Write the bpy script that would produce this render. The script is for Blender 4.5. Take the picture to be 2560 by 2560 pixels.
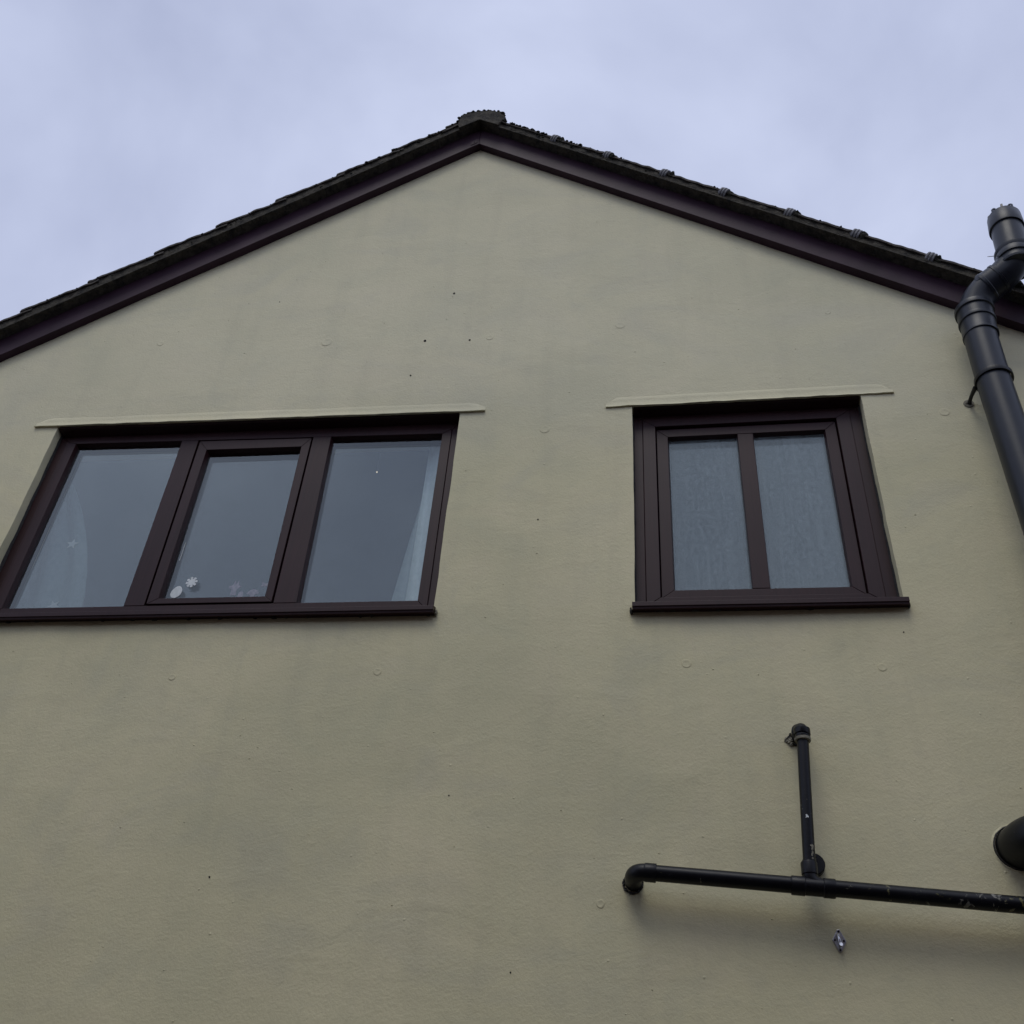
import bpy, bmesh, math, random
from mathutils import Vector, Matrix, noise
random.seed(7)
scene = bpy.context.scene
for o in list(bpy.data.objects): bpy.data.objects.remove(o)
COL = scene.collection

# ------------------------------------------------------------------ camera
cam_d = bpy.data.cameras.new('camera'); cam = bpy.data.objects.new('camera', cam_d); COL.objects.link(cam)
cam_d.sensor_fit = 'HORIZONTAL'; cam_d.sensor_width = 36.0
cam_d.lens = 36.0 * 2652.155 / 2560.0
cam_d.clip_end = 3000; cam_d.clip_start = 0.05
R_ = Vector((0.99044998, 0.12216419, 0.06391197)); U_ = Vector((0.03023082, -0.644707, 0.76383178)); F_ = Vector((-0.13451738, 0.75460506, 0.64224316))
m3 = Matrix((R_, U_, -F_)).transposed()
cam.matrix_world = Matrix.Translation((0, -3.4, 1.6)) @ m3.to_4x4()
scene.camera = cam

# ------------------------------------------------------------------ world: overcast sky
SUN_EL, SUN_AZ = math.radians(60), math.radians(191)
world = bpy.data.worlds.new('World'); scene.world = world; world.use_nodes = True
nt = world.node_tree; N = nt.nodes; L = nt.links; N.clear()
wo = N.new('ShaderNodeOutputWorld'); bg = N.new('ShaderNodeBackground'); bg.inputs['Strength'].default_value = 0.1
sky = N.new('ShaderNodeTexSky'); sky.sky_type = 'NISHITA'; sky.sun_disc = False
sky.sun_elevation = SUN_EL; sky.sun_rotation = SUN_AZ
tc = N.new('ShaderNodeTexCoord')
n1 = N.new('ShaderNodeTexNoise'); n1.inputs['Scale'].default_value = 3.1; n1.inputs['Detail'].default_value = 5; n1.inputs['Roughness'].default_value = 0.5
n1.inputs['Distortion'].default_value = 0.25
cr = N.new('ShaderNodeValToRGB')
cr.color_ramp.elements[0].position = 0.30; cr.color_ramp.elements[0].color = (4.25, 4.75, 6.65, 1)
cr.color_ramp.elements[1].position = 0.66; cr.color_ramp.elements[1].color = (6.25, 6.85, 8.95, 1)
mx = N.new('ShaderNodeMix'); mx.data_type = 'RGBA'; mx.inputs[0].default_value = 0.985
L.new(tc.outputs['Generated'], n1.inputs['Vector']); L.new(n1.outputs['Fac'], cr.inputs['Fac'])
L.new(sky.outputs['Color'], mx.inputs[6]); L.new(cr.outputs['Color'], mx.inputs[7])
L.new(mx.outputs[2], bg.inputs['Color']); L.new(bg.outputs['Background'], wo.inputs['Surface'])

# ------------------------------------------------------------------ sun (veiled by cloud: wide and weak)
sd = bpy.data.lights.new('sun', 'SUN'); sd.energy = 0.84; sd.angle = math.radians(27); sd.color = (1.0, 0.965, 0.88)
sun = bpy.data.objects.new('sun', sd); COL.objects.link(sun)
az = SUN_AZ            # light comes from the front, a little left, high up
dirv = Vector((math.sin(az) * math.cos(SUN_EL), math.cos(az) * math.cos(SUN_EL), math.sin(SUN_EL)))
sun.rotation_euler = dirv.to_track_quat('Z', 'Y').to_euler(); sun.location = (0, -6, 12)
scene.view_settings.view_transform = 'Standard'; scene.view_settings.look = 'None'
scene.view_settings.exposure = 0.0; scene.view_settings.gamma = 1.0; scene.view_settings.use_curve_mapping = False
scene.render.engine = 'CYCLES'
scene.render.resolution_x = 1024; scene.render.resolution_y = 1024

# ------------------------------------------------------------------ material helpers
def newmat(name):
    m = bpy.data.materials.new(name); m.use_nodes = True
    nt = m.node_tree; b = nt.nodes['Principled BSDF']
    return m, nt, b
def node(nt, t, **kw):
    n = nt.nodes.new(t)
    for k, v in kw.items():
        if k in n.inputs: n.inputs[k].default_value = v
        else: setattr(n, k, v)
    return n
def ramp(nt, src, stops):
    r = nt.nodes.new('ShaderNodeValToRGB'); e = r.color_ramp.elements
    e[0].position, e[0].color = stops[0][0], (*stops[0][1], 1)
    e[1].position, e[1].color = stops[-1][0], (*stops[-1][1], 1)
    for p, c in stops[1:-1]:
        x = e.new(p); x.color = (*c, 1)
    nt.links.new(src, r.inputs['Fac']); return r.outputs['Color']
def mixc(nt, f, a, b, mode='MIX'):
    m = nt.nodes.new('ShaderNodeMix'); m.data_type = 'RGBA'; m.blend_type = mode
    for s, v in ((0, f), (6, a), (7, b)):
        if isinstance(v, (int, float)): m.inputs[s].default_value = v
        elif isinstance(v, tuple): m.inputs[s].default_value = (*v, 1)
        else: nt.links.new(v, m.inputs[s])
    return m.outputs[2]
def tex(nt, kind='Object', scale=(1, 1, 1)):
    t = nt.nodes.new('ShaderNodeTexCoord'); mp = nt.nodes.new('ShaderNodeMapping'); mp.inputs['Scale'].default_value = scale
    nt.links.new(t.outputs[kind], mp.inputs['Vector']); return mp.outputs['Vector']
def noi(nt, v, s, d=3, r=.5, dist=0):
    n = node(nt, 'ShaderNodeTexNoise', Scale=s, Detail=d, Roughness=r, Distortion=dist); nt.links.new(v, n.inputs['Vector']); return n.outputs['Fac']
def bump(nt, h, strength, dist, prev=None):
    b = node(nt, 'ShaderNodeBump', Strength=strength, Distance=dist); nt.links.new(h, b.inputs['Height'])
    if prev: nt.links.new(prev, b.inputs['Normal'])
    return b.outputs['Normal']

def mat_render():
    m, nt, b = newmat('painted_render'); v = tex(nt)
    big = noi(nt, v, .8, 3, .55, .4); mid = noi(nt, v, 3.2, 4, .6, .6); fin = noi(nt, v, 26, 4, .6)
    c = ramp(nt, big, [(.3, (.58, .550, .345)), (.5, (.680, .630, .395)), (.7, (.75, .69, .44))])
    c = mixc(nt, .22, c, ramp(nt, mid, [(.35, (.53, .53, .38)), (.5, (.67, .63, .42)), (.68, (.74, .66, .47))]))
    sm = noi(nt, tex(nt, scale=(1, 1, 1.5)), 1.5, 5, .62, 1.0)
    c = mixc(nt, ramp(nt, sm, [(.50, (0, 0, 0)), (.66, (.30, .30, .30))]), c, (.50, .485, .37))
    sz = nt.nodes.new('ShaderNodeSeparateXYZ'); nt.links.new(tex(nt), sz.inputs[0])
    hm = node(nt, 'ShaderNodeMapRange'); hm.inputs['From Min'].default_value = 4.6; hm.inputs['From Max'].default_value = 5.7; nt.links.new(sz.outputs['Z'], hm.inputs['Value'])
    ad = node(nt, 'ShaderNodeMath', operation='MULTIPLY_ADD'); nt.links.new(noi(nt, v, 1.1, 3, .5, .5), ad.inputs[0]); ad.inputs[1].default_value = .9; nt.links.new(hm.outputs[0], ad.inputs[2])
    c = mixc(nt, ramp(nt, ad.outputs[0], [(.55, (0, 0, 0)), (1.0, (.32, .32, .32))]), c, (.62, .595, .46))      # an older, greyer coat on the gable peak
    vg = tex(nt, scale=(9, 1, .9)); st = noi(nt, vg, 1.0, 4, .6, .3)       # faint rain streaks down the paint
    c = mixc(nt, ramp(nt, st, [(.5, (0, 0, 0)), (.72, (.13, .13, .13))]), c, (.40, .38, .28))
    c = mixc(nt, ramp(nt, fin, [(.52, (0, 0, 0)), (.75, (.12, .12, .12))]), c, (.42, .40, .29))
    nt.links.new(c, b.inputs['Base Color']); b.inputs['Roughness'].default_value = .78; b.inputs['Specular IOR Level'].default_value = .25
    tr = noi(nt, tex(nt, scale=(1, 1, 1.7)), 3.0, 3, .5, .8)             # trowel undulation
    n = bump(nt, tr, .11, .03)
    lump = noi(nt, tex(nt, scale=(1, 1, 1.4)), 24, 3, .55, .4); n = bump(nt, lump, .19, .005, n)
    gr = noi(nt, v, 95, 4, .7); n = bump(nt, gr, .5, .0035, n)
    vo = node(nt, 'ShaderNodeTexVoronoi', Scale=11.0); nt.links.new(v, vo.inputs['Vector'])
    pim = ramp(nt, vo.outputs['Distance'], [(0.0, (1, 1, 1)), (.055, (0, 0, 0))]); n = bump(nt, pim, .7, .003, n)
    nt.links.new(n, b.inputs['Normal']); return m
def mat_upvc():
    m, nt, b = newmat('rosewood_upvc')
    v = tex(nt, scale=(60, 60, 1.6)); g = noi(nt, v, 1.5, 4, .6, .5); v2 = tex(nt); w = noi(nt, v2, 3, 3)
    c = ramp(nt, g, [(.3, (.020, .0058, .0070)), (.7, (.036, .0105, .0125))])
    c = mixc(nt, .35, c, ramp(nt, w, [(.35, (.018, .0054, .0068)), (.7, (.036, .0150, .0165))]))
    nt.links.new(c, b.inputs['Base Color']); b.inputs['Roughness'].default_value = .45; b.inputs['Specular IOR Level'].default_value = .27
    nt.links.new(bump(nt, g, .25, .0008), b.inputs['Normal']); return m
def mat_board():
    m, nt, b = newmat('brown_board'); v = tex(nt, scale=(2, 2, 2)); g = noi(nt, v, 3, 4, .6); f = noi(nt, tex(nt), 70, 3)
    c = ramp(nt, g, [(.3, (.025, .0105, .0190)), (.7, (.043, .020, .034))])
    c = mixc(nt, ramp(nt, f, [(.6, (0, 0, 0)), (.8, (.4, .4, .4))]), c, (.03, .024, .024))
    nt.links.new(c, b.inputs['Base Color']); b.inputs['Roughness'].default_value = .55; b.inputs['Specular IOR Level'].default_value = .22
    nt.links.new(bump(nt, g, .2, .01), b.inputs['Normal']); return m
def mat_black(name, lo=(.004, .0045, .006), hi=(.009, .010, .013), rough=.36, fleck=0.0, spec=.28):
    m, nt, b = newmat(name); v = tex(nt); g = noi(nt, v, 8, 4, .6); f = noi(nt, v, 55, 4, .65)
    c = ramp(nt, g, [(.3, lo), (.7, hi)])
    c = mixc(nt, ramp(nt, f, [(.64, (0, 0, 0)), (.74, (.5, .5, .5))]), c, (.045, .045, .045))
    if fleck:                                                            # lichen and old paint on the pipe
        sx = nt.nodes.new('ShaderNodeSeparateXYZ'); nt.links.new(v, sx.inputs[0])
        mr = node(nt, 'ShaderNodeMapRange'); nt.links.new(sx.outputs['X'], mr.inputs['Value'])
        mr.inputs['From Min'].default_value = .3; mr.inputs['From Max'].default_value = .9; mr.inputs['To Min'].default_value = -.05; mr.inputs['To Max'].default_value = .06
        l = noi(nt, v, 34, 5, .7, .6); a = node(nt, 'ShaderNodeMath', operation='ADD'); nt.links.new(l, a.inputs[0]); nt.links.new(mr.outputs[0], a.inputs[1])
        msk = ramp(nt, a.outputs[0], [(.625, (0, 0, 0)), (.66, (1, 1, 1))])
        lc = ramp(nt, noi(nt, v, 9, 2), [(.4, (.13, .12, .045)), (.6, (.22, .215, .19))])
        c = mixc(nt, msk, c, lc)
    nt.links.new(c, b.inputs['Base Color'])
    rr = nt.nodes.new('ShaderNodeMapRange'); nt.links.new(g, rr.inputs['Value']); rr.inputs['To Min'].default_value = rough - .08; rr.inputs['To Max'].default_value = rough + .14
    nt.links.new(rr.outputs[0], b.inputs['Roughness'])
    b.inputs['Specular IOR Level'].default_value = spec
    nt.links.new(bump(nt, f, .12, .002), b.inputs['Normal']); return m
def mat_noise(name, a, bcol, scale, rough=.9, bs=.6, bd=.01, bscale=None, metallic=0):
    m, nt, b = newmat(name); v = tex(nt); g = noi(nt, v, scale, 5, .65)
    nt.links.new(ramp(nt, g, [(.32, a), (.68, bcol)]), b.inputs['Base Color'])
    b.inputs['Roughness'].default_value = rough; b.inputs['Metallic'].default_value = metallic
    nt.links.new(bump(nt, noi(nt, v, bscale or scale * 2, 5, .7), bs, bd), b.inputs['Normal']); return m
def mat_glass(name, refl=2.1, frost=0.0):
    m, nt, b = newmat(name); nt.nodes.remove(b)
    out = nt.nodes['Material Output']
    fr = node(nt, 'ShaderNodeFresnel', IOR=1.5); mu = node(nt, 'ShaderNodeMath', operation='MULTIPLY'); mu.inputs[1].default_value = refl
    mu.use_clamp = True
    geo = nt.nodes.new('ShaderNodeNewGeometry'); io = nt.nodes.new('ShaderNodeMapRange')     # same reflectance from either side of the sheet
    io.inputs['To Min'].default_value = 1.5; io.inputs['To Max'].default_value = 1 / 1.5
    nt.links.new(geo.outputs['Backfacing'], io.inputs['Value']); nt.links.new(io.outputs[0], fr.inputs['IOR'])
    nt.links.new(fr.outputs[0], mu.inputs[0])
    gl = node(nt, 'ShaderNodeBsdfGlossy', Roughness=.0 if not frost else .12); gl.inputs['Color'].default_value = (.92, 1, .98, 1)
    tr = node(nt, 'ShaderNodeBsdfTransparent'); tr.inputs['Color'].default_value = (.94, .97, .96, 1)
    s = node(nt, 'ShaderNodeMixShader'); nt.links.new(mu.outputs[0], s.inputs[0]); nt.links.new(tr.outputs[0], s.inputs[1]); nt.links.new(gl.outputs[0], s.inputs[2])
    if frost:                                                            # obscured glass with dried streaks
        v = tex(nt, scale=(22, 1, 2.2)); st = noi(nt, v, 1.3, 6, .72, .8); v2 = noi(nt, tex(nt), 60, 4, .7)
        f = ramp(nt, mixc(nt, .45, st, v2), [(.36, (frost * .4,) * 3), (.68, (frost * 1.6,) * 3)])
        d = node(nt, 'ShaderNodeBsdfDiffuse'); d.inputs['Color'].default_value = (.46, .56, .58, 1)
        s2 = node(nt, 'ShaderNodeMixShader'); nt.links.new(f, s2.inputs[0]); nt.links.new(s.outputs[0], s2.inputs[1]); nt.links.new(d.outputs[0], s2.inputs[2])
        s = s2
    nt.links.new(s.outputs[0], out.inputs['Surface']); return m
M = dict(
    render=mat_render(), upvc=mat_upvc(), board=mat_board(),
    black=mat_black('black_plastic'), soil=mat_black('soil_pipe_plastic', (.009, .012, .019), (.016, .020, .029), .36, spec=.36),
    waste=mat_black('painted_black_pipe', (.003, .0034, .0055), (.007, .0076, .011), .34, fleck=1, spec=.26),
    gasket=mat_noise('rubber_gasket', (.004, .004, .005), (.009, .009, .010), 20, .7, .2, .002),
    tile=mat_noise('weathered_tile', (.016, .014, .011), (.075, .062, .046), 28, .9, .9, .014),
    mortar=mat_noise('verge_mortar', (.012, .011, .009), (.085, .074, .052), 20, .95, 1, .02, 34),
    moss=mat_noise('moss', (.008, .009, .005), (.032, .032, .018), 60, 1, 1, .01),
    nib=mat_noise('grey_tile_nib', (.10, .10, .105), (.26, .26, .27), 45, .6, .6, .004),
    beige=mat_noise('old_beige_sealant', (.16, .15, .11), (.33, .31, .24), 60, .8, .6, .004),
    mastic=mat_noise('dark_mastic', (.012, .011, .010), (.035, .032, .028), 50, .7, .8, .004),
    hole=mat_noise('drill_hole_shade', (.006, .006, .006), (.012, .011, .010), 60, 1, .2, .002),
    pane=mat_glass('glazing', 2.35), opane=mat_glass('obscured_glazing', 2.0, .24), ipane=mat_glass('inner_glazing', 2.25),
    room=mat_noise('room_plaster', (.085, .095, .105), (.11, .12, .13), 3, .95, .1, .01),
    curtain=mat_noise('curtain_fabric', (.56, .64, .66), (.70, .76, .78), 40, .9, .2, .003),
    curtain_dim=mat_noise('net_fabric', (.11, .15, .16), (.15, .19, .20), 40, .9, .2, .003),
    curtain_mid=mat_noise('voile', (.24, .29, .31), (.30, .35, .37), 40, .9, .2, .003),
    white=mat_noise('white_vinyl', (.60, .66, .65), (.74, .78, .77), 60, .5, .1, .001),
    starv=mat_noise('pale_vinyl', (.30, .36, .38), (.38, .44, .46), 60, .5, .1, .001),
    pinkv=mat_noise('faded_pink_vinyl', (.16, .14, .19), (.34, .30, .36), 60, .5, .1, .001),
    steel=mat_noise('galvanised_steel', (.42, .43, .46), (.66, .67, .70), 30, .28, .3, .002, metallic=1),
    rubber=mat_noise('black_rubber', (.01, .01, .01), (.02, .02, .02), 40, .6, .2, .001),
    brick=mat_noise('brown_brick', (.10, .055, .04), (.19, .10, .07), 12, .9, .5, .01),
    ground=mat_noise('tarmac', (.045, .045, .046), (.075, .073, .07), 40, .95, .6, .01),
    straw=mat_noise('dry_stalk', (.10, .09, .06), (.2, .18, .12), 30, .9, .1, .001),
)
m, nt, b = newmat('lamp_glow'); b.inputs['Emission Color'].default_value = (1, .8, .62, 1); b.inputs['Emission Strength'].default_value = 2.2; M['lamp'] = m

# ------------------------------------------------------------------ mesh helpers
class MB:
    def __init__(s): s.v = []; s.f = []; s.sm = []
    def add(s, vs, fs, smooth=False):
        o = len(s.v); s.v += [tuple(x) for x in vs]; s.f += [tuple(i + o for i in f) for f in fs]; s.sm += [smooth] * len(fs); return s
    def box(s, x0, x1, y0, y1, z0, z1):
        return s.add([(x0, y0, z0), (x1, y0, z0), (x1, y1, z0), (x0, y1, z0), (x0, y0, z1), (x1, y0, z1), (x1, y1, z1), (x0, y1, z1)],
                     [(0, 3, 2, 1), (4, 5, 6, 7), (0, 1, 5, 4), (1, 2, 6, 5), (2, 3, 7, 6), (3, 0, 4, 7)])
    def prism(s, poly, y0, y1):                     # poly: [(x,z)] extruded along Y
        n = len(poly); vs = [(x, y0, z) for x, z in poly] + [(x, y1, z) for x, z in poly]
        return s.add(vs, [tuple(range(n)), tuple(range(2 * n - 1, n - 1, -1))] + [(i, i + n, (i + 1) % n + n, (i + 1) % n) for i in range(n)])
    def loft(s, rings, closed=True, cap=True, smooth=True):
        n = len(rings[0]); vs = [p for r in rings for p in r]; fs = []
        for k in range(len(rings) - 1):
            for i in range(n if closed else n - 1):
                j = (i + 1) % n; fs.append((k * n + i, k * n + j, (k + 1) * n + j, (k + 1) * n + i))
        s.add(vs, fs, smooth)
        if cap and closed:
            s.add(rings[0], [tuple(range(n - 1, -1, -1))]); s.add(rings[-1], [tuple(range(n))])
        return s
    def tube(s, pts, r, n=32, cap=True):            # swept along a path; r scalar or list
        P = [Vector(p) for p in pts]; rs = r if isinstance(r, (list, tuple)) else [r] * len(P)
        T = []
        for i in range(len(P)):
            a = P[max(i - 1, 0)]; c = P[min(i + 1, len(P) - 1)]; d = c - a
            T.append(d.normalized() if d.length > 1e-9 else (T[-1] if T else Vector((0, 0, 1))))
        ref = Vector((0, 1, 0)) if abs(T[0].y) < .9 else Vector((1, 0, 0))
        u = (ref - T[0] * ref.dot(T[0])).normalized(); rings = []
        for p, t, rr in zip(P, T, rs):
            u = (u - t * u.dot(t)).normalized(); w = t.cross(u)
            rings.append([p + (u * math.cos(2 * math.pi * k / n) + w * math.sin(2 * math.pi * k / n)) * rr for k in range(n)])
        return s.loft(rings, True, cap)
    def blob(s, c, r, seed=0, amp=.35, sub=2):
        bm = bmesh.new(); bmesh.ops.create_icosphere(bm, subdivisions=sub, radius=1)
        rr = r if isinstance(r, (tuple, list)) else (r, r, r); vs = []
        for v in bm.verts:
            k = 1 + amp * noise.noise(v.co * 1.7 + Vector((seed * 3.1, seed * 1.7, seed)))
            vs.append((c[0] + v.co.x * rr[0] * k, c[1] + v.co.y * rr[1] * k, c[2] + v.co.z * rr[2] * k))
        fs = [tuple(x.index for x in f.verts) for f in bm.faces]; bm.free()
        return s.add(vs, fs, True)
    def build(s, name, mat, parent=None, bevel=0, seg=2, auto=40):
        me = bpy.data.meshes.new(name); me.from_pydata(s.v, [], s.f); me.materials.append(mat)
        me.polygons.foreach_set('use_smooth', s.sm)
        bm = bmesh.new(); bm.from_mesh(me)
        bmesh.ops.remove_doubles(bm, verts=bm.verts, dist=1e-6); bmesh.ops.recalc_face_normals(bm, faces=bm.faces)
        for e in bm.edges:
            if len(e.link_faces) == 2 and e.calc_face_angle(0) > math.radians(auto): e.smooth = False
        bm.to_mesh(me); bm.free()
        o = bpy.data.objects.new(name, me); COL.objects.link(o)
        if parent: o.parent = parent
        if bevel:
            md = o.modifiers.new('bevel', 'BEVEL'); md.width = bevel; md.segments = seg; md.limit_method = 'ANGLE'; md.angle_limit = math.radians(40)
        return o
def tag(o, label=None, cat=None, group=None, kind=None):
    for k, v in (('label', label), ('category', cat), ('group', group), ('kind', kind)):
        if v: o[k] = v
    return o
def empty(name, loc=(0, 0, 0)):
    o = bpy.data.objects.new(name, None); COL.objects.link(o); o.location = loc; o.empty_display_size = .1; return o
def reparent(root):                                  # parts are modelled in world space: keep them there
    for c in root.children: c.matrix_parent_inverse = root.matrix_world.inverted() if c.parent else c.matrix_parent_inverse
def root(name, loc, label, cat, group=None):
    o = empty(name, loc); bpy.context.view_layer.update(); return tag(o, label, cat, group)
def settle(r):
    inv = Matrix.Translation(r.location).inverted()
    for c in r.children: c.matrix_parent_inverse = inv
def arc(p0, c, p1, n=12):                            # quadratic curve through a control point
    p0, c, p1 = Vector(p0), Vector(c), Vector(p1)
    return [p0 * (1 - t) ** 2 + c * 2 * t * (1 - t) + p1 * t * t for t in [i / n for i in range(n + 1)]]

# ------------------------------------------------------------------ ground
g = MB(); g.add([(-900, -900, 0), (900, -900, 0), (900, 900, 0), (-900, 900, 0)], [(0, 1, 2, 3)])
tag(g.build('ground', M['ground']), kind='structure')

# ------------------------------------------------------------------ unseen flat-roofed building, added behind the camera to shade the lower wall
nh = root('shade_building', (0, -5.3, 0), 'flat roofed brick building added out of view to shade the lower cream gable', 'building')
mb = MB(); mb.box(-9, 8, -12, -5.3, 0, 5.35); mb.build('wall', M['brick'], nh)
mb = MB(); mb.box(-9.1, 8.1, -12.1, -5.2, 5.353, 5.55); mb.build('roof', M['board'], nh)
for x in (-6.5, -3.5, 3.0, 6.0):
    for z in (1.0, 3.2):
        mb = MB(); mb.box(x - .6, x + .6, -5.32, -5.27, z, z + 1.1); w_ = mb.build('window', M['upvc'], nh)
settle(nh)

# ------------------------------------------------------------------ house
AX, AZ, K = -.985, 7.362, .711                       # gable apex and slope
def S(x): return AZ - K * abs(x - AX)
XL, XR, DEPTH = -5.2, 3.23, 7.0
house = root('house', (AX, 0, 0), 'cream rendered gable end of a house with brown windows under a dark tiled roof', 'house')

# window openings: bottom-left, bottom-right, top-right, top-left (x,z)
WL = dict(x0=-2.906, x1=-.890, zb=3.985, zl=5.131, zr=5.116)
WR = dict(x0=-.092, x1=.911, zb=3.985, zl=5.104, zr=5.112)
def wob(a, b, k):                                    # hand-trowelled, never quite flat
    return noise.noise(Vector((a * 1.3, b * 1.3, k))) * .006 + noise.noise(Vector((a * 6, b * 6, k + 5))) * .0014
def build_wall():
    xs = set([XL, XR]); x = XL
    while x < XR: xs.add(round(x, 3)); x += .06
    edges = [WL['x0'], WL['x1'], WR['x0'], WR['x1']]
    xs = sorted([x for x in xs if all(abs(x - e) > .02 for e in edges)] + edges)
    nz_b, nz_m, nz_t = 66, 19, 38
    zs = [('b', i / nz_b) for i in range(nz_b)] + [('m', i / nz_m) for i in range(nz_m)] + [('t', i / nz_t) for i in range(nz_t + 1)]
    def ztop(x):                                     # line that carries both window heads
        pts = [(XL, 5.131), (WL['x0'], WL['zl']), (WL['x1'], WL['zr']), (WR['x0'], WR['zl']), (WR['x1'], WR['zr']), (XR, 5.112)]
        for (a, za), (b2, zb) in zip(pts, pts[1:]):
            if x <= b2 + 1e-9: return za + (zb - za) * (x - a) / max(b2 - a, 1e-6)
    V = []; idx = {}
    for j, (k, t) in enumerate(zs):
        for i, x in enumerate(xs):
            z = t * 3.985 if k == 'b' else 3.985 + (ztop(x) - 3.985) * t if k == 'm' else ztop(x) + (7.55 - ztop(x)) * t
            y = wob(x, z, 0)
            onedge = (k == 'm' or (k == 't' and t == 0)) and any(abs(x - e) < 1e-6 for e in edges)
            dx = noise.noise(Vector((x * 3, 0, z * 9))) * .0035 if onedge else 0
            idx[i, j] = len(V); V.append((x + dx, y, z))
    Fs = []
    def inside(i, j):
        if zs[j][0] != 'm': return False
        xm = (xs[i] + xs[i + 1]) / 2
        return WL['x0'] < xm < WL['x1'] or WR['x0'] < xm < WR['x1']
    rev = []
    for j in range(len(zs) - 1):
        for i in range(len(xs) - 1):
            if not inside(i, j): Fs.append((idx[i, j], idx[i + 1, j], idx[i + 1, j + 1], idx[i, j + 1]))
            else:
                for (a, b2, di, dj) in (((i, j), (i, j + 1), -1, 0), ((i + 1, j), (i + 1, j + 1), 1, 0), ((i, j), (i + 1, j), 0, -1), ((i, j + 1), (i + 1, j + 1), 0, 1)):
                    ii, jj = i + di, j + dj
                    if not inside(ii, jj): rev.append((idx[a], idx[b2]))
    back = {}
    for e in rev:
        for q in e:
            if q not in back:
                p = V[q]; back[q] = len(V); V.append((p[0], .25, p[2]))
    for a, b2 in rev: Fs.append((a, b2, back[b2], back[a]))
    mb = MB(); mb.add(V, Fs, True)
    me_o = mb.build('wall', M['render'], house, auto=35)
    bm = bmesh.new(); bm.from_mesh(me_o.data)
    for sgn in (-1, 1):                              # trim to the gable slopes
        no = Vector((sgn * K, 0, 1)).normalized()
        bmesh.ops.bisect_plane(bm, geom=bm.verts[:] + bm.edges[:] + bm.faces[:], plane_co=(AX, 0, AZ + .10), plane_no=no, clear_outer=True)
    s = MB()                                         # flank and rear walls
    bm.to_mesh(me_o.data); bm.free()
    return me_o
wall = build_wall()
w2 = MB(); zE = S(XL) + .05
w2.box(XL, XL + .25, .02, DEPTH, 0, zE); w2.box(XR - .25, XR, .02, DEPTH, 0, zE); w2.prism([(XL + .25, 0), (XR - .25, 0), (XR - .25, zE + .1), (AX, AZ), (XL + .25, zE + .1)], DEPTH - .25, DEPTH)
w2.build('side_wall', M['render'], house)
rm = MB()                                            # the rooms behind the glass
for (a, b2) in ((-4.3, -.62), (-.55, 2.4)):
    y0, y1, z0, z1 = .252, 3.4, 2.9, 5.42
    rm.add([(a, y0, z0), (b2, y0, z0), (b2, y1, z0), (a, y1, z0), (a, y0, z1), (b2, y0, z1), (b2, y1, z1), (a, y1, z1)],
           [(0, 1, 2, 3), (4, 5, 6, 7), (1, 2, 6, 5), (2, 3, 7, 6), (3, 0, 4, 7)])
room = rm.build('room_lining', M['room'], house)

# bell-cast render drip over each window
def drip(xa, xb, za, zb, xa2, xb2, h):
    mb = MB(); n = 60; rings = []
    for i in range(n + 1):
        t = i / n; x = xa + (xb - xa) * t; z = za + (zb - za) * t
        edge = min(1, min(x - xa, xb - x) / .05 * 1.0)
        hh = h * max(edge, .08); jit = noise.noise(Vector((x * 14, 3, 1))) * .003 + noise.noise(Vector((x * 50, 3, 1))) * .0015
        d = .0115 + noise.noise(Vector((x * 5, 9, 1))) * .003
        rings.append([(x, .012, z + .004), (x, -d, z + jit), (x, -d, z + .004 + jit), (x, -d * .55 + wob(x, z, 0) * .5, z + .0075), (x, -d * .25 + wob(x, z, 0) * .75, z + .013), (x, wob(x, z, 0) - .0022, z + .03 + hh * .2), (x, wob(x, z, 0) - .0012, z + .02 + hh * .7), (x, wob(x, z + .1, 0) + .006, z + .02 + hh)])
    mb.loft(rings, True, True); return mb.build('drip_moulding', M['render'], house, auto=50)
drip(-3.028, -.772, 5.134, 5.109, 0, 0, .06)
drip(-.213, 1.054, 5.096, 5.110, 0, 0, .06)

# small marks in the render
def blister(x, z, r, seed, kind='filler_patch'):
    mb = MB(); n = 22; rings = []
    for rr, y in ((1.06, .003), (1.0, -.0010), (.88, -.0017), (.6, -.0008), (.02, -.0007)):
        rings.append([(x + math.cos(a) * r * rr * (1 + .13 * noise.noise(Vector((math.cos(a), math.sin(a), seed)))), y + wob(x, z, 0), z + math.sin(a) * r * rr * (1 + .15 * noise.noise(Vector((math.sin(a), math.cos(a), seed))))) for a in [2 * math.pi * k / n for k in range(n)]])
    mb.loft(rings, True, True); return mb.build(kind, M['render'], house)
for i, (x, z, r) in enumerate([(-.147, 5.677, .024), (-.791, 5.634, .018), (-1.631, 5.663, .028), (-2.545, 5.727, .018), (-.487, 4.979, .022), (.094, 3.732, .018), (.789, 3.708, .016), (-1.077, 3.712, .016), (1.244, 4.983, .022), (.844, 5.692, .014), (-1.902, 3.695, .014), (-.214, 2.839, .014)]):
    blister(x, z, r, i)
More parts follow.
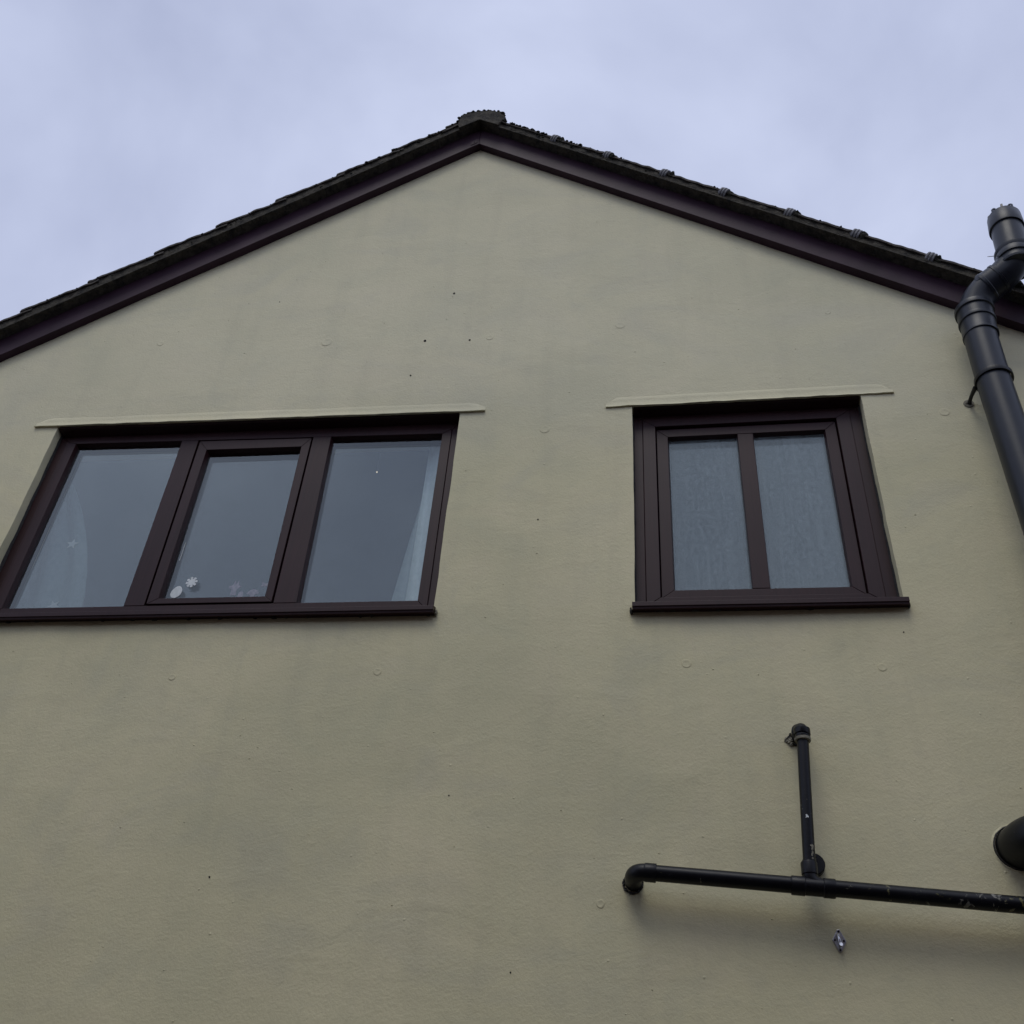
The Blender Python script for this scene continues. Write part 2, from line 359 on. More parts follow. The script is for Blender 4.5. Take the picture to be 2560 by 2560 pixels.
for i, (x, z, r) in enumerate([(-1.118, 5.631, .0065), (-1.007, 5.999, .0055), (-.891, 5.622, .005), (-1.16, 5.381, .004), (-.493, 4.448, .003), (-1.543, 2.904, .003), (-.745, 3.206, .0024), (.887, 3.856, .0025), (-.49, 2.621, .0024), (-1.956, 6.014, .0024)]):
    mb = MB(); n = 10; y = wob(x, z, 0)
    mb.loft([[(x + math.cos(a) * r * q, y + dy, z + math.sin(a) * r * q * 1.15) for a in [2 * math.pi * k / n for k in range(n)]] for q, dy in ((1.1, .002), (1, -.0018), (.5, -.0022))], True, True)
    mb.build('drill_hole', M['hole'], house)  # raised disc, no real recess: the hole's inner shade is its dark colour
rnd = random.Random(3)
nb = MB()
for i in range(260):                                 # grit and nibs trapped in the paint
    x = rnd.uniform(-2.9, 1.6); z = rnd.uniform(2.3, 7.0)
    if z > S(x) - .1 or (WL['x0'] - .05 < x < WL['x1'] + .05 and 3.9 < z < 5.2) or (WR['x0'] - .05 < x < WR['x1'] + .05 and 3.9 < z < 5.2): continue
    r = rnd.uniform(.0012, .003)
    nb.blob((x, wob(x, z, 0), z), (r * rnd.uniform(.9, 1.8), r * .8, r), i, .4, 1)
nbo = nb.build('paint_grit', M['render'], house); tag(nbo, kind='stuff')

# ------------------------------------------------------------------ windows
def ring4(mb, o, i, y0, y1, lip=None):
    # frame between outer quad o and inner quad i (BL,BR,TR,TL in x,z), front y0, back y1, mitred
    for k in range(4):
        j = (k + 1) % 4
        a, b2, c, d = o[k], o[j], i[j], i[k]
        ux, uz = b2[0] - a[0], b2[1] - a[1]; ll = math.hypot(ux, uz); ux *= .0005 / ll; uz *= .0005 / ll      # hairline mitre joint
        a = (a[0] + ux, a[1] + uz); d = (d[0] + ux, d[1] + uz); b2 = (b2[0] - ux, b2[1] - uz); c = (c[0] - ux, c[1] - uz)
        vs = [(p[0], y0, p[1]) for p in (a, b2, c, d)] + [(p[0], y1, p[1]) for p in (a, b2, c, d)]
        mb.add(vs, [(0, 1, 2, 3), (7, 6, 5, 4), (0, 4, 5, 1), (2, 6, 7, 3), (1, 5, 6, 2), (3, 7, 4, 0)])
def quad(x0, x1, z0, zl, zr, z0r=None): return [(x0, z0), (x1, z0 if z0r is None else z0r), (x1, zr), (x0, zl)]
def inset(q, d): return [(q[0][0] + d, q[0][1] + d), (q[1][0] - d, q[1][1] + d), (q[2][0] - d, q[2][1] - d), (q[3][0] + d, q[3][1] - d)]
def face_out(o):
    if o.data.polygons[0].normal.y > 0: o.data.flip_normals()
def pane(q, y, gap, m1, m2, parent):
    mb = MB(); a = [(p[0], y, p[1]) for p in q]; mb.add(a, [(0, 1, 2, 3)])
    o = mb.build('pane', m1, parent); face_out(o)
    mb = MB(); a = [(p[0], y + gap, p[1]) for p in q]; mb.add(a, [(0, 1, 2, 3)])
    face_out(mb.build('inner_pane', m2, parent)); return o
def bead(mb, q, y0, y1, w):                          # sloping glazing bead round an opening
    i = inset(q, w)
    for k in range(4):
        j = (k + 1) % 4
        mb.add([(q[k][0], y0, q[k][1]), (q[j][0], y0, q[j][1]), (i[j][0], y1, i[j][1]), (i[k][0], y1, i[k][1])], [(0, 1, 2, 3)])
def head_trim(x0, x1, zl, zr, parent):
    rings = [[(x, .003, z + .006), (x, .003, z - .006), (x, .012, z - .010), (x, .062, z - .016), (x, .062, z + .006)] for x, z in ((x0, zl), (x1, zr))]
    mb = MB(); mb.loft(rings, True, True, False); return mb.build('head_trim', M['upvc'], parent)
def seal(parent, x, z0, z1, y, side):                # ragged mastic line against the reveal
    mb = MB(); n = 70; rings = []
    for i in range(n + 1):
        z = z0 + (z1 - z0) * i / n; w = .004 + .0035 * max(0, noise.noise(Vector((x, z * 16, 2)))) + .002 * noise.noise(Vector((x, z * 60, 2)))
        rings.append([(x - side * .002, y + .004, z), (x - side * .002, y - .006 - w * .8, z), (x + side * w * .6, y - .003, z), (x + side * w, y + .004, z)])
    mb.loft(rings, True, True); return mb.build('sealant', M['mastic'], parent)

# left window: fixed light, opening sash, fixed light
fy = .055
f = MB()
ring4(f, quad(-2.912, -.884, 3.985, 5.140, 5.125), quad(-2.864, -.932, 4.03, 5.084, 5.062), fy + .004, .13)
ring4(f, quad(-2.8635, -.9325, 4.0305, 5.0835, 5.0615), quad(-2.812, -.976, 4.082, 5.066, 5.034), fy, .13)
win1 = f.build('window', M['upvc'], house, bevel=.002)
def zt(x): return 5.066 + (5.034 - 5.066) * (x + 2.812) / 1.836
for (a, b2, c, d) in ((-2.252, -2.160, -2.260, -2.176), (-1.590, -1.490, -1.600, -1.512)):   # bottom left/right, top left/right
    mb = MB(); mb.prism([(a, 4.0825), (b2, 4.0825), (d, zt(d) - .0005), (c, zt(c) - .0005)], fy - .001, .128)
    mb.build('mullion', M['upvc'], win1, bevel=.002)
so = quad(-2.150, -1.598, 4.088, zt(-2.15) - .010, zt(-1.6) - .010); so[3] = (-2.164, so[3][1]); so[2] = (-1.606, so[2][1])
si = quad(-2.104, -1.632, 4.116, 4.985, 4.982); si[3] = (-2.116, 4.985); si[2] = (-1.646, 4.982)
mb = MB(); ring4(mb, so, si, fy - .004, .12); bead(mb, si, fy - .003, .078, .006)
sash1 = mb.build('sash', M['upvc'], win1, bevel=.0015)
pane(si, .0785, .019, M['pane'], M['ipane'], sash1)
q1 = [(-2.812, 4.082), (-2.252, 4.0825), (-2.260, zt(-2.26)), (-2.812, 5.066)]
q3 = [(-1.490, 4.0825), (-.976, 4.082), (-.976, 5.034), (-1.512, zt(-1.512))]
for q in (q1, q3):
    bd = MB(); bead(bd, q, fy + .003, .079, .006); bd.build('glazing_bead', M['upvc'], win1)
pane(inset(q1, -.002), .0795, .020, M['pane'], M['ipane'], win1); pane(inset(q3, -.002), .0795, .020, M['pane'], M['ipane'], win1)
def sill(x0, x1, z0, z1, parent, zt_):
    mb = MB(); prof = [(-.040, z0), (-.040, z1), (-.036, z1 + .0015), (.056, zt_), (.056, z0 - .002), (-.028, z0 - .002), (-.028, z0 - .010), (-.034, z0 - .010), (-.036, z0)]
    rings = [[(x, y, z) for y, z in prof] for x in (x0, x1)]
    mb.loft(rings, True, True, False); return mb.build('sill', M['upvc'], parent, bevel=.0012)
sill(-2.960, -.882, 3.970, 3.990, win1, 4.034)
seal(win1, -.8885, 4.0, 5.10, fy, -1); seal(win1, -2.9045, 4.0, 5.12, fy, 1)

head_trim(-2.900, -.896, 5.131, 5.116, win1)
# right window: one sash with a central bar, obscured glass
f = MB()
ring4(f, quad(-.098, .917, 3.985, 5.115, 5.122), quad(-.049, .864, 4.03, 5.070, 5.078), fy + .004, .13)
ring4(f, quad(-.0485, .8635, 4.0305, 5.0695, 5.0775), quad(.008, .803, 4.074, 5.022, 5.032), fy, .13)
win2 = f.build('window', M['upvc'], house, bevel=.002)
so = quad(.0125, .7985, 4.079, 5.014, 5.024); si = quad(.062, .750, 4.118, 4.968, 4.976)
mb = MB(); ring4(mb, so, si, .070, .12); bead(mb, si, .0715, .094, .005); sash2 = mb.build('sash', M['upvc'], win2, bevel=.0015)
mb = MB(); mb.box(.369, .438, .0695, .118, 4.1185, 4.971); mb.build('glazing_bar', M['upvc'], sash2, bevel=.003)
pane([(.062, 4.118), (.369, 4.118), (.369, 4.971), (.062, 4.968)], .0945, .020, M['opane'], M['ipane'], sash2)
pane([(.438, 4.118), (.750, 4.118), (.750, 4.976), (.438, 4.972)], .0945, .020, M['opane'], M['ipane'], sash2)
sill(-.102, .922, 3.968, 3.988, win2, 4.034)
seal(win2, -.0905, 4.0, 5.09, fy, 1); seal(win2, .9095, 4.0, 5.10, fy, -1)
head_trim(-.087, .906, 5.104, 5.112, win2)
for wn, xa, xb in ((win1, -2.7, -.89), (win2, -.09, .91)):   # foam and mastic squeezed out under the sill
    mb = MB(); x = xa; k = 0
    while x < xb:
        if rnd.random() < .5: mb.blob((x, rnd.uniform(-.008, -.002), 3.968 - rnd.uniform(0, .003)), (rnd.uniform(.006, .016), .008, .005), k, .5, 1)
        x += rnd.uniform(.03, .09); k += 1
    tag(mb.build('sealant', M['mastic'], wn), kind='stuff')
for (x, z) in ((-.876, 3.975), (.924, 3.972), (-.106, 3.966)):
    mb = MB(); mb.blob((x, -.006, z), (.006, .012, .012), int(x * 100), .6); mb.blob((x - .002, -.012, z + .008), (.004, .006, .006), 4 + int(x * 100), .6)
    mb.build('sealant', M['beige'] if x < 0 and x < -.5 else M['mastic'], win2 if x > -.5 else win1)

# ------------------------------------------------------------------ roof
roof = empty('roof', (AX, 0, AZ)); roof.parent = house; roof.matrix_parent_inverse = Matrix.Translation(house.location).inverted()
def slope_poly(x0, x1, d0, d1, y0, y1, jit=0, n=1):
    mb = MB(); rings = []
    for i in range(n + 1):
        x = x0 + (x1 - x0) * i / n; j = (noise.noise(Vector((x * 9, d0, 1))) + .6 * noise.noise(Vector((x * 40, d0, 1)))) * jit
        jy = noise.noise(Vector((x * 21, 7, d0))) * jit
        rings.append([(x, y0 + jy, S(x) + d0 + j), (x, y1, S(x) + d0), (x, y1, S(x) + d1), (x, y0 + jy, S(x) + d1 + j * .3)])
    return mb, rings
for sgn, xe in ((-1, XL - .3), (1, XR + .3)):        # boards butt at the apex
    mb, r = slope_poly(AX + sgn * .0005, xe, 0, .157, -.047, -.025); mb.loft(r, True, True, False)
    bb = mb.build('barge_board', M['board'], house, bevel=.0015)
    mb, r = slope_poly(AX + sgn * .0005, xe, .003, .012, -.0248, .03); mb.loft(r, True, True, False); mb.build('soffit_strip', M['board'], house)
    mb, r = slope_poly(AX + sgn * .0005, xe, .158, .172, -.105, .30, .0015, 60); mb.loft(r, True, True, False); mb.build('undercloak', M['mortar'], roof)
    mb, r = slope_poly(AX + sgn * .0005, xe, .1725, .231, -.103, .06, .007, 500); mb.loft(r, True, True, True); mb.build('verge_mortar', M['mortar'], roof, auto=70)
    mb, r = slope_poly(AX + sgn * .0005, xe, .176, .20, .31, DEPTH + .1); mb.loft(r, True, True, False); mb.build('roof_deck', M['tile'], roof)
mb = MB(); mb.prism([(-1.034, 7.345), (-.996, 7.372), (-.996, 7.412), (-1.034, 7.388)], -.0505, -.0468); mb.build('joint_plate', M['board'], house, bevel=.001)
mb = MB(); mb.blob((-1.012, -.051, 7.375), .0035, 1, .2, 1); mb.build('nail', M['mastic'], house)
def verge_tile(xlow, sgn, lift, top):
    # xlow: X of the lower (outer) end; the tile runs up the slope from it
    mb = MB(); n = 40; Lx = .37; rings = []; t = .021
    for i in range(n + 1):
        x = xlow - sgn * Lx * i / n; h = top + lift * (1 - i / n)
        j = noise.noise(Vector((x * 26, xlow, 4))) * .004 + noise.noise(Vector((x * 90, xlow, 4))) * .002; jy = noise.noise(Vector((x * 24, xlow, 9))) * .006
        b0 = S(x) + h - t; rings.append([(x, -.113 + jy, b0 + j), (x, .42, b0), (x, .42, b0 + t), (x, -.11 + jy, b0 + t + j * .5)])
    mb.loft(rings, True, True, True); return mb.build('verge_tile', M['tile'], roof, auto=30)
lows = [-3.356 - .3105 * k for k in (5, 4, 3, 2, 1)] + [-3.356, -3.045, -2.73, -2.425, -2.118, -1.793, -1.493, -1.19]
for x in lows: verge_tile(x, -1, .033 + rnd.uniform(-.003, .004), .229 + rnd.uniform(-.002, .002))
rl = [-.832, -.488, -.182, .132, .438, .756, 1.058, 1.372, 1.684, 1.995, 2.305, 2.615, 2.925, 3.235, 3.5]
for x in rl: verge_tile(x, 1, .008, .226)
for x in rl[1:11]:                                   # upstanding ribbed nib at the foot of each right-hand course
    mb = MB(); d = Vector((1, 0, -K)).normalized(); up = Vector((K, 0, 1)).normalized()
    e = Vector((x, -.088, S(x) + .232)); e -= up * .006
    pr = []
    for s, r in ((-.075, .012), (-.055, .026), (-.050, .036), (-.042, .037), (-.038, .032), (-.034, .038), (-.026, .039), (-.022, .033), (-.018, .037), (-.011, .037), (-.010, .031)): pr.append((e + d * s, r * .92))
    mb.tube([p for p, r in pr], [r for p, r in pr], 28); mb.build('verge_nib', M['nib'], roof, auto=25)
    mb = MB(); mb.blob(e + d * .004, (.027, .03, .029), int(x * 50), .45, 3); mb.blob(e + d * .014 - up * .006, (.018, .024, .016), int(x * 77), .6); mb.build('moss', M['moss'], roof)
# ridge
mb = MB(); rings = []
def ridge_ring(y, k=1.0, seed=0):
    out = []
    for i in range(25):
        a = math.pi * i / 24; rj = 1 + (.17 * noise.noise(Vector((math.cos(a) * 3, math.sin(a) * 3, seed))))
        x = AX + .010 + -math.cos(a) * .142 * k * rj * (1 + .0 * a); z = 7.500 + (math.sin(a) ** .62) * .118 * k * rj
        out.append((x, y, z))
    out += [(AX + .12 * k, y, 7.44), (AX, y, 7.515), (AX - .12 * k, y, 7.44)]
    return out
mb.loft([ridge_ring(y, k, 3) for y, k in ((-.118, .96), (-.115, .99), (-.09, 1.0), (.30, 1.0), (.305, .97))], True, True); mb.build('ridge_tile', M['mortar'], roof, auto=45)
for q in range(1, 4):
    mb = MB(); y = .31 + (q - 1) * .45
    mb.loft([ridge_ring(yy, k, 3 + q) for yy, k in ((y, .97), (y + .005, 1.0), (y + .43, 1.0), (y + .435, .97))], True, True); mb.build('ridge_tile', M['tile'], roof, auto=45)
ms = MB()                                            # moss on tile edges and ridge
for i in range(95):
    a = math.pi * rnd.random(); x = AX + .010 - math.cos(a) * .143; z = 7.50 + math.sin(a) ** .62 * .119; r = rnd.uniform(.004, .011)
    ms.blob((x, rnd.uniform(-.118, -.08), z - .003), (r * 1.3, r, r * rnd.uniform(.6, .9)), i, .5, 2)
for i in range(360):
    left = rnd.random() < .55
    if left: x = AX - abs(rnd.gauss(0, 1.3)) - .1
    else: x = AX + .12 + abs(rnd.gauss(0, .32)) if rnd.random() < .6 else rnd.uniform(-.8, 2.2)
    if x < -4.2 or x > 2.6: continue
    near = abs(x - AX) < .75
    r = rnd.uniform(.003, .008) * (1.15 if near else .7)
    top = .236
    if left:
        u = ((x + 3.356) / .3105) % 1; top = .254 - .024 * u
    ms.blob((x, rnd.uniform(-.112, -.07) if rnd.random() < .6 else -.112, S(x) + top - rnd.uniform(.002, .006) - (0 if left else .004) - (rnd.uniform(.0, .055) if rnd.random() < .3 else 0)), (r * 1.4, r, r * rnd.uniform(.5, .9)), i, .5, 1)
tag(ms.build('moss', M['moss'], roof), kind='stuff')
for c in roof.children: c.matrix_parent_inverse = Matrix.Translation(Vector((AX, 0, AZ))).inverted()
for c in house.children: c.matrix_parent_inverse = Matrix.Translation(house.location).inverted()

# ------------------------------------------------------------------ soil stack
soil = root('soil_pipe', (1.43, -.13, 0), 'thick black upright soil pipe bending round the roof edge to a slotted vent cap', 'pipe')
SX, SY, SR = 1.432, -.13, .0690
mb = MB(); mb.tube([(SX - .004, SY, .0), (SX - .004, SY, 5.02), (SX + .003, SY, 5.35)], SR, 48); mb.build('pipe_shaft', M['soil'], soil)
def collar(p, d, rings, name='collar', mat='soil'):
    d = Vector(d).normalized(); p = Vector(p)
    mb = MB(); mb.tube([p + d * s for s, r in rings], [r for s, r in rings], 48); return mb.build(name, M[mat], soil, auto=28)
collar((SX + .004, SY, 5.305), (.04, 0, 1), [(0, .0695), (0, .0745), (.010, .0755), (.015, .0735), (.085, .0735), (.088, .0790), (.098, .0800), (.106, .0790), (.109, .0765), (.158, .0765), (.161, .0835), (.176, .0845), (.186, .0830), (.190, .070)])
J0, J1, J2 = (1.446, -.132, 5.553), (1.535, -.186, 5.598), (1.632, -.240, 5.640)
pth = arc((1.441, -.130, 5.45), J0, J1, 12)[:-1] + arc(J1, J2, (1.638, -.248, 5.715), 12)
mb = MB(); mb.tube(pth, SR + .001, 48); mb.build('swan_neck', M['soil'], soil)
a, c = Vector(J1), (Vector(J2) - Vector(J1)).normalized()
collar(a - c * .035, c, [(0, .070), (.0, .0755), (.012, .076), (.016, .0735), (.06, .0735), (.062, .0765), (.074, .0765), (.076, .070)])
collar((1.635, -.248, 5.628), (.07, 0, 1), [(0, .070), (0, .0765), (.010, .0785), (.016, .0765), (.040, .0765), (.043, .0830), (.056, .0840), (.066, .0825), (.080, .080), (.090, .0835), (.102, .084), (.106, .0700)])
ux = Vector((.07, 0, 1)).normalized(); ub = Vector((1.638, -.248, 5.70))
mb = MB(); mb.tube([ub, ub + ux * .28], SR, 48); mb.build('pipe_shaft', M['soil'], soil)
cp = ub + ux * .205
mb = MB(); mb.tube([cp, cp, cp + ux * .008, cp + ux * .09, cp + ux * .097, cp + ux * .097], [.0695, .0765, .0775, .0735, .070, .058], 48); cap = mb.build('vent_cap', M['soil'], soil, auto=35)
ct = cp + ux * .095; e1 = Vector((1, 0, -.07)).normalized(); e2 = Vector((0, 1, 0))
mb = MB()
for k in range(9):                                  # the ribs of the vent cage
    an = 2 * math.pi * k / 9 + .2; dr = e1 * math.cos(an) + e2 * math.sin(an); si_ = ux.cross(dr)
    pp = [ct + dr * .066, ct + dr * .065 + ux * .024, ct + dr * .054 + ux * .037, ct + dr * .030 + ux * .041, ct + ux * .041]
    rings = []
    for i, p in enumerate(pp):
        t = (pp[min(i + 1, 4)] - pp[max(i - 1, 0)]).normalized(); nrm = t.cross(si_)
        rings.append([p + si_ * .0045 + nrm * .0025, p - si_ * .0045 + nrm * .0025, p - si_ * .0045 - nrm * .0025, p + si_ * .0045 - nrm * .0025])
    mb.loft(rings, True, True, False)
mb.build('vent_cage', M['soil'], soil)
# holderbat bracket
bz = 5.035
mb = MB(); rings = []
for k in range(49):
    a = 2 * math.pi * k / 48; rings.append([(SX - .002 + math.cos(a) * r, SY + math.sin(a) * r, bz + z) for r, z in ((.070, -.011), (.0775, -.011), (.0785, -.004), (.0785, .004), (.0775, .011), (.070, .011))])
mb.loft(rings, True, False, False); br = mb.build('bracket', M['black'], soil, auto=35)
mb = MB(); mb.tube(arc((1.362, -.095, 5.028), (1.352, -.05, 5.028), (1.354, -.004, 5.026), 8), [.011, .010, .009, .0085, .008, .008, .008, .009, .010], 12); mb.build('bracket', M['black'], soil)
mb = MB(); mb.tube([(1.352, .004, 5.026), (1.352, -.006, 5.026)], [.024, .021], 20); mb.tube([(1.342, -.004, 5.028), (1.342, -.009, 5.028)], .005, 10); mb.build('bracket_plate', M['beige'], soil)
# branch through the wall
mb = MB(); mb.tube(arc((1.097, .06, 3.038), (1.097, -.128, 3.038), (1.20, -.130, 3.030), 14) + [(1.34, -.13, 3.024), (SX - .01, -.13, 3.020)], .0700, 48); mb.build('branch_bend', M['black'], soil)
collar((1.30, -.13, 3.026), (1, 0, 0), [(0, .070), (0, .078), (.012, .079), (.05, .078), (.055, .070)])
mb = MB(); rings = []
for k in range(64):
    a = 2 * math.pi * k / 64; j = 1 + .12 * noise.noise(Vector((math.cos(a) * 3, math.sin(a) * 3, 2)))
    rings.append([(1.097 + math.cos(a) * r * (j if r > .08 else 1), y, 3.038 + math.sin(a) * r * (j if r > .08 else 1)) for r, y in ((.071, .01), (.071, -.002), (.074, -.0045), (.079, -.0035), (.086, .005))])
rings.append(rings[0]); mb.loft(rings, True, False); tag(mb.build('filler_ring', M['render'], soil))
mb = MB(); rings = []
for k in range(65):
    a = 2 * math.pi * k / 64; j = .0015 * noise.noise(Vector((math.cos(a) * 6, math.sin(a) * 6, 5)))
    rings.append([(1.097 + math.cos(a) * r, y, 3.038 + math.sin(a) * r) for r, y in ((.0695, -.002), (.0705, -.012), (.0735 + j, -.0105), (.0745 + j, -.002))])
mb.loft(rings, True, False); mb.build('sealant', M['mastic'], soil)
settle(soil)

# ------------------------------------------------------------------ waste pipe run
waste = root('waste_pipe', (.45, -.085, 2.87), 'thin black waste pipe crossing the wall low down with a short upright branch joining it', 'pipe')
WY = -.085
def hz(x): return 2.908 - .0745 * (x + .038)
mb = MB(); mb.tube([(-.06, WY, hz(-.06)), (.45, WY, hz(.45) + .001), (SX - .05, WY, hz(SX - .05))], .0252, 32); mb.build('horizontal_pipe', M['waste'], waste)
mb = MB(); pp = [(-.107, .03, 2.908), (-.108, -.012, 2.908)] + arc((-.108, -.03, 2.908), (-.108, WY - .002, 2.912), (-.062, WY, hz(-.06)), 12)
mb.tube(pp, .0272, 32); d = (Vector((1, 0, -.0745))).normalized(); q = Vector((-.070, WY, hz(-.07)))
mb.tube([q, q, q + d * .003, q + d * .034, q + d * .036, q + d * .036], [.026, .0285, .0292, .0292, .0285, .025], 32); mb.build('elbow', M['black'], waste, auto=35)
# tee
mb = MB(); T0 = Vector((.388, WY, hz(.388))); 
mb.tube([T0 + d * s for s in (-.010, -.010, -.007, .030, .032, .085, .087, .118, .121, .121)], [.025, .0282, .0292, .0292, .0272, .0272, .0296, .0296, .0285, .025], 36)
sb = Vector((.4385, WY - .001, 2.948)); sd_ = Vector((-.03, 0, -1)).normalized()
mb.tube([sb, sb, sb + sd_ * .003, sb + sd_ * .038, sb + sd_ * .040], [.019, .0245, .0255, .0250, .0225], 32)
mb.tube(arc(sb + sd_ * .036, sb + sd_ * .070, (.488, WY - .001, hz(.488) + .004), 10), .0222, 28)
mb.build('tee', M['waste'], waste, auto=30)
mb = MB(); mb.tube([(.4395, WY, 2.935), (.452, WY, 3.14), (.4665, WY, 3.375)], .0195, 32); mb.build('upright_pipe', M['waste'], waste)
mb = MB(); up_ = [(.464, .02, 3.428), (.465, -.012, 3.428)] + arc((.465, -.026, 3.428), (.4675, WY - .002, 3.430), (.4670, WY, 3.376), 12)
mb.tube(up_, .0245, 32)
for (s0, s1, r) in ((3.392, 3.412, .0275), (3.378, 3.386, .0255)): mb.tube([(.4672, WY, s0), (.4672, WY, s0), (.4675, WY, s0 + .002), (.4675, WY, s1)], [.02, r - .001, r, r], 28)
mb.tube([(.465, -.050, 3.428), (.465, -.048, 3.428), (.465, -.03, 3.428)], [.025, .0272, .0268], 28)
mb.build('elbow', M['black'], waste, auto=35)
mb = MB(); mb.tube([(.4665, WY, 3.368), (.4666, WY, 3.369), (.4667, WY, 3.378), (.4667, WY, 3.3785)], [.022, .0268, .0275, .024], 28); mb.build('lock_ring', M['beige'], waste)
mb = MB(); mb.tube([(.462, .01, 2.972), (.462, -.018, 2.972), (.462, -.021, 2.972)], [.036, .036, .033], 32); mb.tube([(.462, -.018, 2.972), (.455, WY + .02, 2.972)], [.012, .010], 14); mb.build('clip', M['black'], waste)
mb = MB()
for (x, z) in ((-.11, 2.905), (.462, 3.426)):
    for k in range(34):
        a = 2 * math.pi * k / 34; r = .030 if z < 3.2 else .028
        if math.sin(a) > .6: continue
        mb.blob((x + math.cos(a) * r, -.001, z + math.sin(a) * r), (rnd.uniform(.003, .007), .005, rnd.uniform(.003, .006)), k, .6, 1)
tag(mb.build('sealant', M['mastic'], waste), kind='stuff')
mb = MB()
for k in range(9): mb.blob((.434 + rnd.uniform(-.012, .008), -.002, 3.418 + rnd.uniform(-.018, .01)), (rnd.uniform(.006, .012), .006, rnd.uniform(.005, .01)), k + 40, .6, 1)
tag(mb.build('filler', M['beige'], waste), kind='stuff')
def chip(poly, x, z, r, mat='white'):                # flake of paint hugging the pipe
    mb = MB(); vs = []
    for (u, w) in poly:
        xx = x + u; axx = .4395 + (z - 2.935) * .0614; dx = max(-.99, min(.99, (xx - axx) / (r + .0005))); vs.append((xx, WY - math.sqrt(1 - dx * dx) * (r + .0006), z + w))
    mb.add(vs, [tuple(range(len(vs)))]); return mb.build('paint_splash', M[mat], waste)
chip([(-.004, -.006), (-.001, -.004), (.0015, -.003), (.005, -.005), (.006, -.001), (.003, .004), (.001, .007), (-.003, .006), (-.002, .001)], .447, 3.093, .0195)
for k in range(14):
    x = .462 - .1 * rnd.random() ** 2 * .12; z = 2.955 + rnd.uniform(0, .045); s = rnd.uniform(.0012, .0032)
    x = .4525 + rnd.uniform(-.004, .004) ; chip([(-s, -s), (s * .6, -s * 1.5), (s, s * .7), (0, s * 1.8), (-s * .8, s)], x, z, .0195, 'beige')
settle(waste)

# ------------------------------------------------------------------ hook plate
hook = root('wall_hook', (.512, -.002, 2.739), 'small shiny diamond shaped steel hook plate screwed to the wall under the waste pipe', 'hook')
hx, hz_ = .512, 2.739
mb = MB(); out = []
for (cx, cz, r, a0, a1) in ((hx + .001, hz_ + .0275, .0065, 35, 145), (hx - .0165, hz_ + .002, .003, 145, 215), (hx + .0, hz_ - .0285, .0055, 215, 325), (hx + .018, hz_ - .001, .003, 325, 395)):
    for k in range(6):
        a = math.radians(a0 + (a1 - a0) * k / 5); out.append((cx + math.cos(a) * r, cz + math.sin(a) * r))
mb.prism(out, .006, -.0055); mb.build('back_plate', M['steel'], hook, bevel=.0012)
mb = MB(); mb.tube(arc((hx - .002, -.004, hz_ + .020), (hx - .003, -.020, hz_ + .012), (hx - .001, -.019, hz_ - .004), 8) + arc((hx, -.019, hz_ - .008), (hx + .001, -.016, hz_ - .022), (hx + .001, -.030, hz_ - .018), 6), .0052, 16); mb.build('hook_arm', M['steel'], hook)
for (x, z) in ((hx + .001, hz_ + .0275), (hx - .0125, hz_ + .002), (hx + .0135, hz_ - .0005), (hx, hz_ - .0275)):
    mb = MB(); mb.tube([(x, -.004, z), (x, -.0075, z), (x, -.0085, z)], [.0036, .0034, .002], 14); mb.build('screw', M['rubber'], hook)
settle(hook)

# ------------------------------------------------------------------ stickers on the glass, curtains, lamp
def flat(name, poly, cx, cz, y, mat, label, cat, group=None):
    mb = MB(); mb.prism([(cx + x, cz + z) for x, z in poly], y, y - .0006); o = mb.build(name, M[mat]); tag(o, label, cat, group); return o
G = .0775
fl = []
for k in range(8):
    for da, r in ((-.30, .0165), (-.26, .026), (0, .0285), (.26, .026), (.30, .0165)):
        a = 2 * math.pi * k / 8 + da + .2; fl.append((math.cos(a) * r * .95, math.sin(a) * r))
flat('flower_sticker', fl, -1.992, 4.218, G, 'white', 'white flower shaped sticker with eight petals on the middle pane', 'sticker', 'stickers on the window glass')
eg = [(math.cos(a) * .024 * (1 - .1 * math.sin(a)) + .004 * math.sin(a), math.sin(a) * .031) for a in [2 * math.pi * k / 28 for k in range(28)]]
flat('egg_sticker', eg, -2.047, 4.167, G, 'white', 'plain white egg shaped sticker in the bottom left corner of the middle pane', 'sticker', 'stickers on the window glass')
def star(r, rot, k=.42): return [(math.cos(rot + math.pi * i / 5) * (r if i % 2 == 0 else r * k), math.sin(rot + math.pi * i / 5) * (r if i % 2 == 0 else r * k)) for i in range(10)]
flat('star_sticker', star(.030, .25), -2.640, 4.466, .0988, 'starv', 'faint star sticker halfway up the left pane', 'sticker', 'stickers on the window glass')
flat('star_sticker', star(.030, .9), -2.606, 4.124, .0988, 'starv', 'faint star sticker at the bottom edge of the left pane', 'sticker', 'stickers on the window glass')
flat('figure_sticker', [(-.012, -.045), (.014, -.045), (.012, -.015), (.030, 0), (.016, .010), (.012, .034), (.004, .012), (-.004, .036), (-.010, .008), (-.028, .004), (-.024, -.010), (-.012, -.010)], -1.800, 4.203, .0972, 'pinkv', 'faded pinkish sticker with two upright points on the middle pane', 'sticker', 'faded stickers on the middle pane')
flat('oval_sticker', [(math.cos(a) * .012, math.sin(a) * .020) for a in [2 * math.pi * k / 14 for k in range(14)]], -1.765, 4.158, .0972, 'pinkv', 'tiny faded oval sticker low on the middle pane', 'sticker', 'faded stickers on the middle pane')
flat('mushroom_sticker', [(-.010, -.026), (.012, -.026), (.010, -.004), (.028, .002), (.020, .018), (0, .026), (-.020, .016), (-.027, 0), (-.010, -.004)], -1.712, 4.163, .0972, 'pinkv', 'faded mushroom shaped sticker near the lower right corner of the middle pane', 'sticker', 'faded stickers on the middle pane')
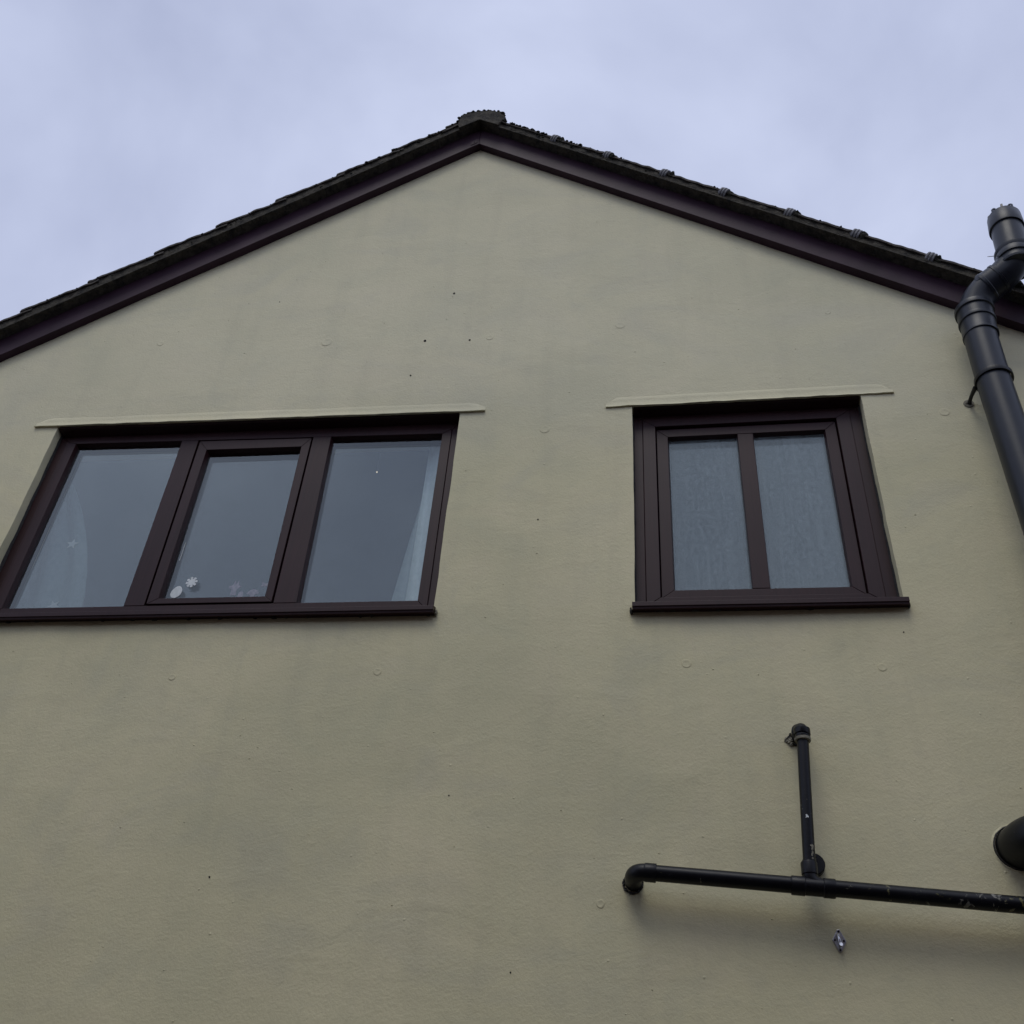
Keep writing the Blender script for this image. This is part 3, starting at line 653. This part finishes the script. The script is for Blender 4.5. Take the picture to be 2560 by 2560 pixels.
flat('butterfly_sticker', [(-.022, -.012), (-.004, -.005), (0, -.014), (.004, -.005), (.020, -.014), (.016, .002), (.022, .014), (.003, .005), (-.018, .016), (-.014, .002)], -1.665, 4.210, .0972, 'pinkv', 'faded butterfly shaped sticker beside the right edge of the middle pane', 'sticker', 'faded stickers on the middle pane')
flat('tape_strip', [(-.0016, -.05), (.0012, -.048), (.002, -.01), (.0012, .02), (.003, .05), (.0012, .052), (-.001, .02), (0, -.01)], -2.081, 4.388, G, 'white', 'thin peeling white tape strip along the left edge of the middle pane', 'tape')
def curtain(x0, x1, z0, z1, y, waves, label, mat='curtain', skew=0):
    mb = MB(); nx, nz = 40, 12; rings = []
    for j in range(nz + 1):
        t = j / nz; z = z0 + (z1 - z0) * t; row = []
        for i in range(nx + 1):
            u = i / nx; x = x0 + (x1 - x0) * u + (skew * t * (1 - u) if skew > 0 else skew * t * t * u)
            row.append((x, y + math.sin(u * waves * 6.28 + t) * .018, z))
        rings.append(row + [(p[0], p[1] + .003, p[2]) for p in reversed(row)])
    mb.loft(rings, True, True); o = mb.build('curtain', M[mat]); return tag(o, label, 'curtain', 'curtains inside the left window')
curtain(-1.062, -.90, 3.95, 5.35, .17, 1.6, 'pale curtain hanging at the right side of the left window')
curtain(-1.155, -1.06, 3.95, 4.80, .19, .4, 'thin net edge pulled across beside the pale right hand curtain', 'curtain_mid', .09)
curtain(-3.05, -2.55, 3.95, 5.35, .24, 3, 'grey net curtain behind the left pane', 'curtain_dim', -.62)
mb = MB(); mb.tube([(-1.445, .58, 5.418), (-1.445, .58, 5.300), (-1.445, .58, 5.296)], [.002, .002, .004], 12); 
cl = root('ceiling_light', (-1.445, .58, 5.42), 'tiny warm light seen through the right hand pane of the left window', 'light')
mb.build('flex', M['rubber'], cl); mb = MB(); mb.blob((-1.445, .58, 5.291), .0026, 1, 0, 2); mb.build('bulb', M['lamp'], cl); settle(cl)
mb = MB(); mb.tube(arc((1.560, -.27, 5.69), (1.53, -.29, 5.665), (1.500, -.30, 5.650), 6), [.0016] * 6 + [.0008], 6)
tag(mb.build('twig', M['straw']), 'thin dry stalk poking out from the collar of the soil pipe above the roof edge', 'twig')
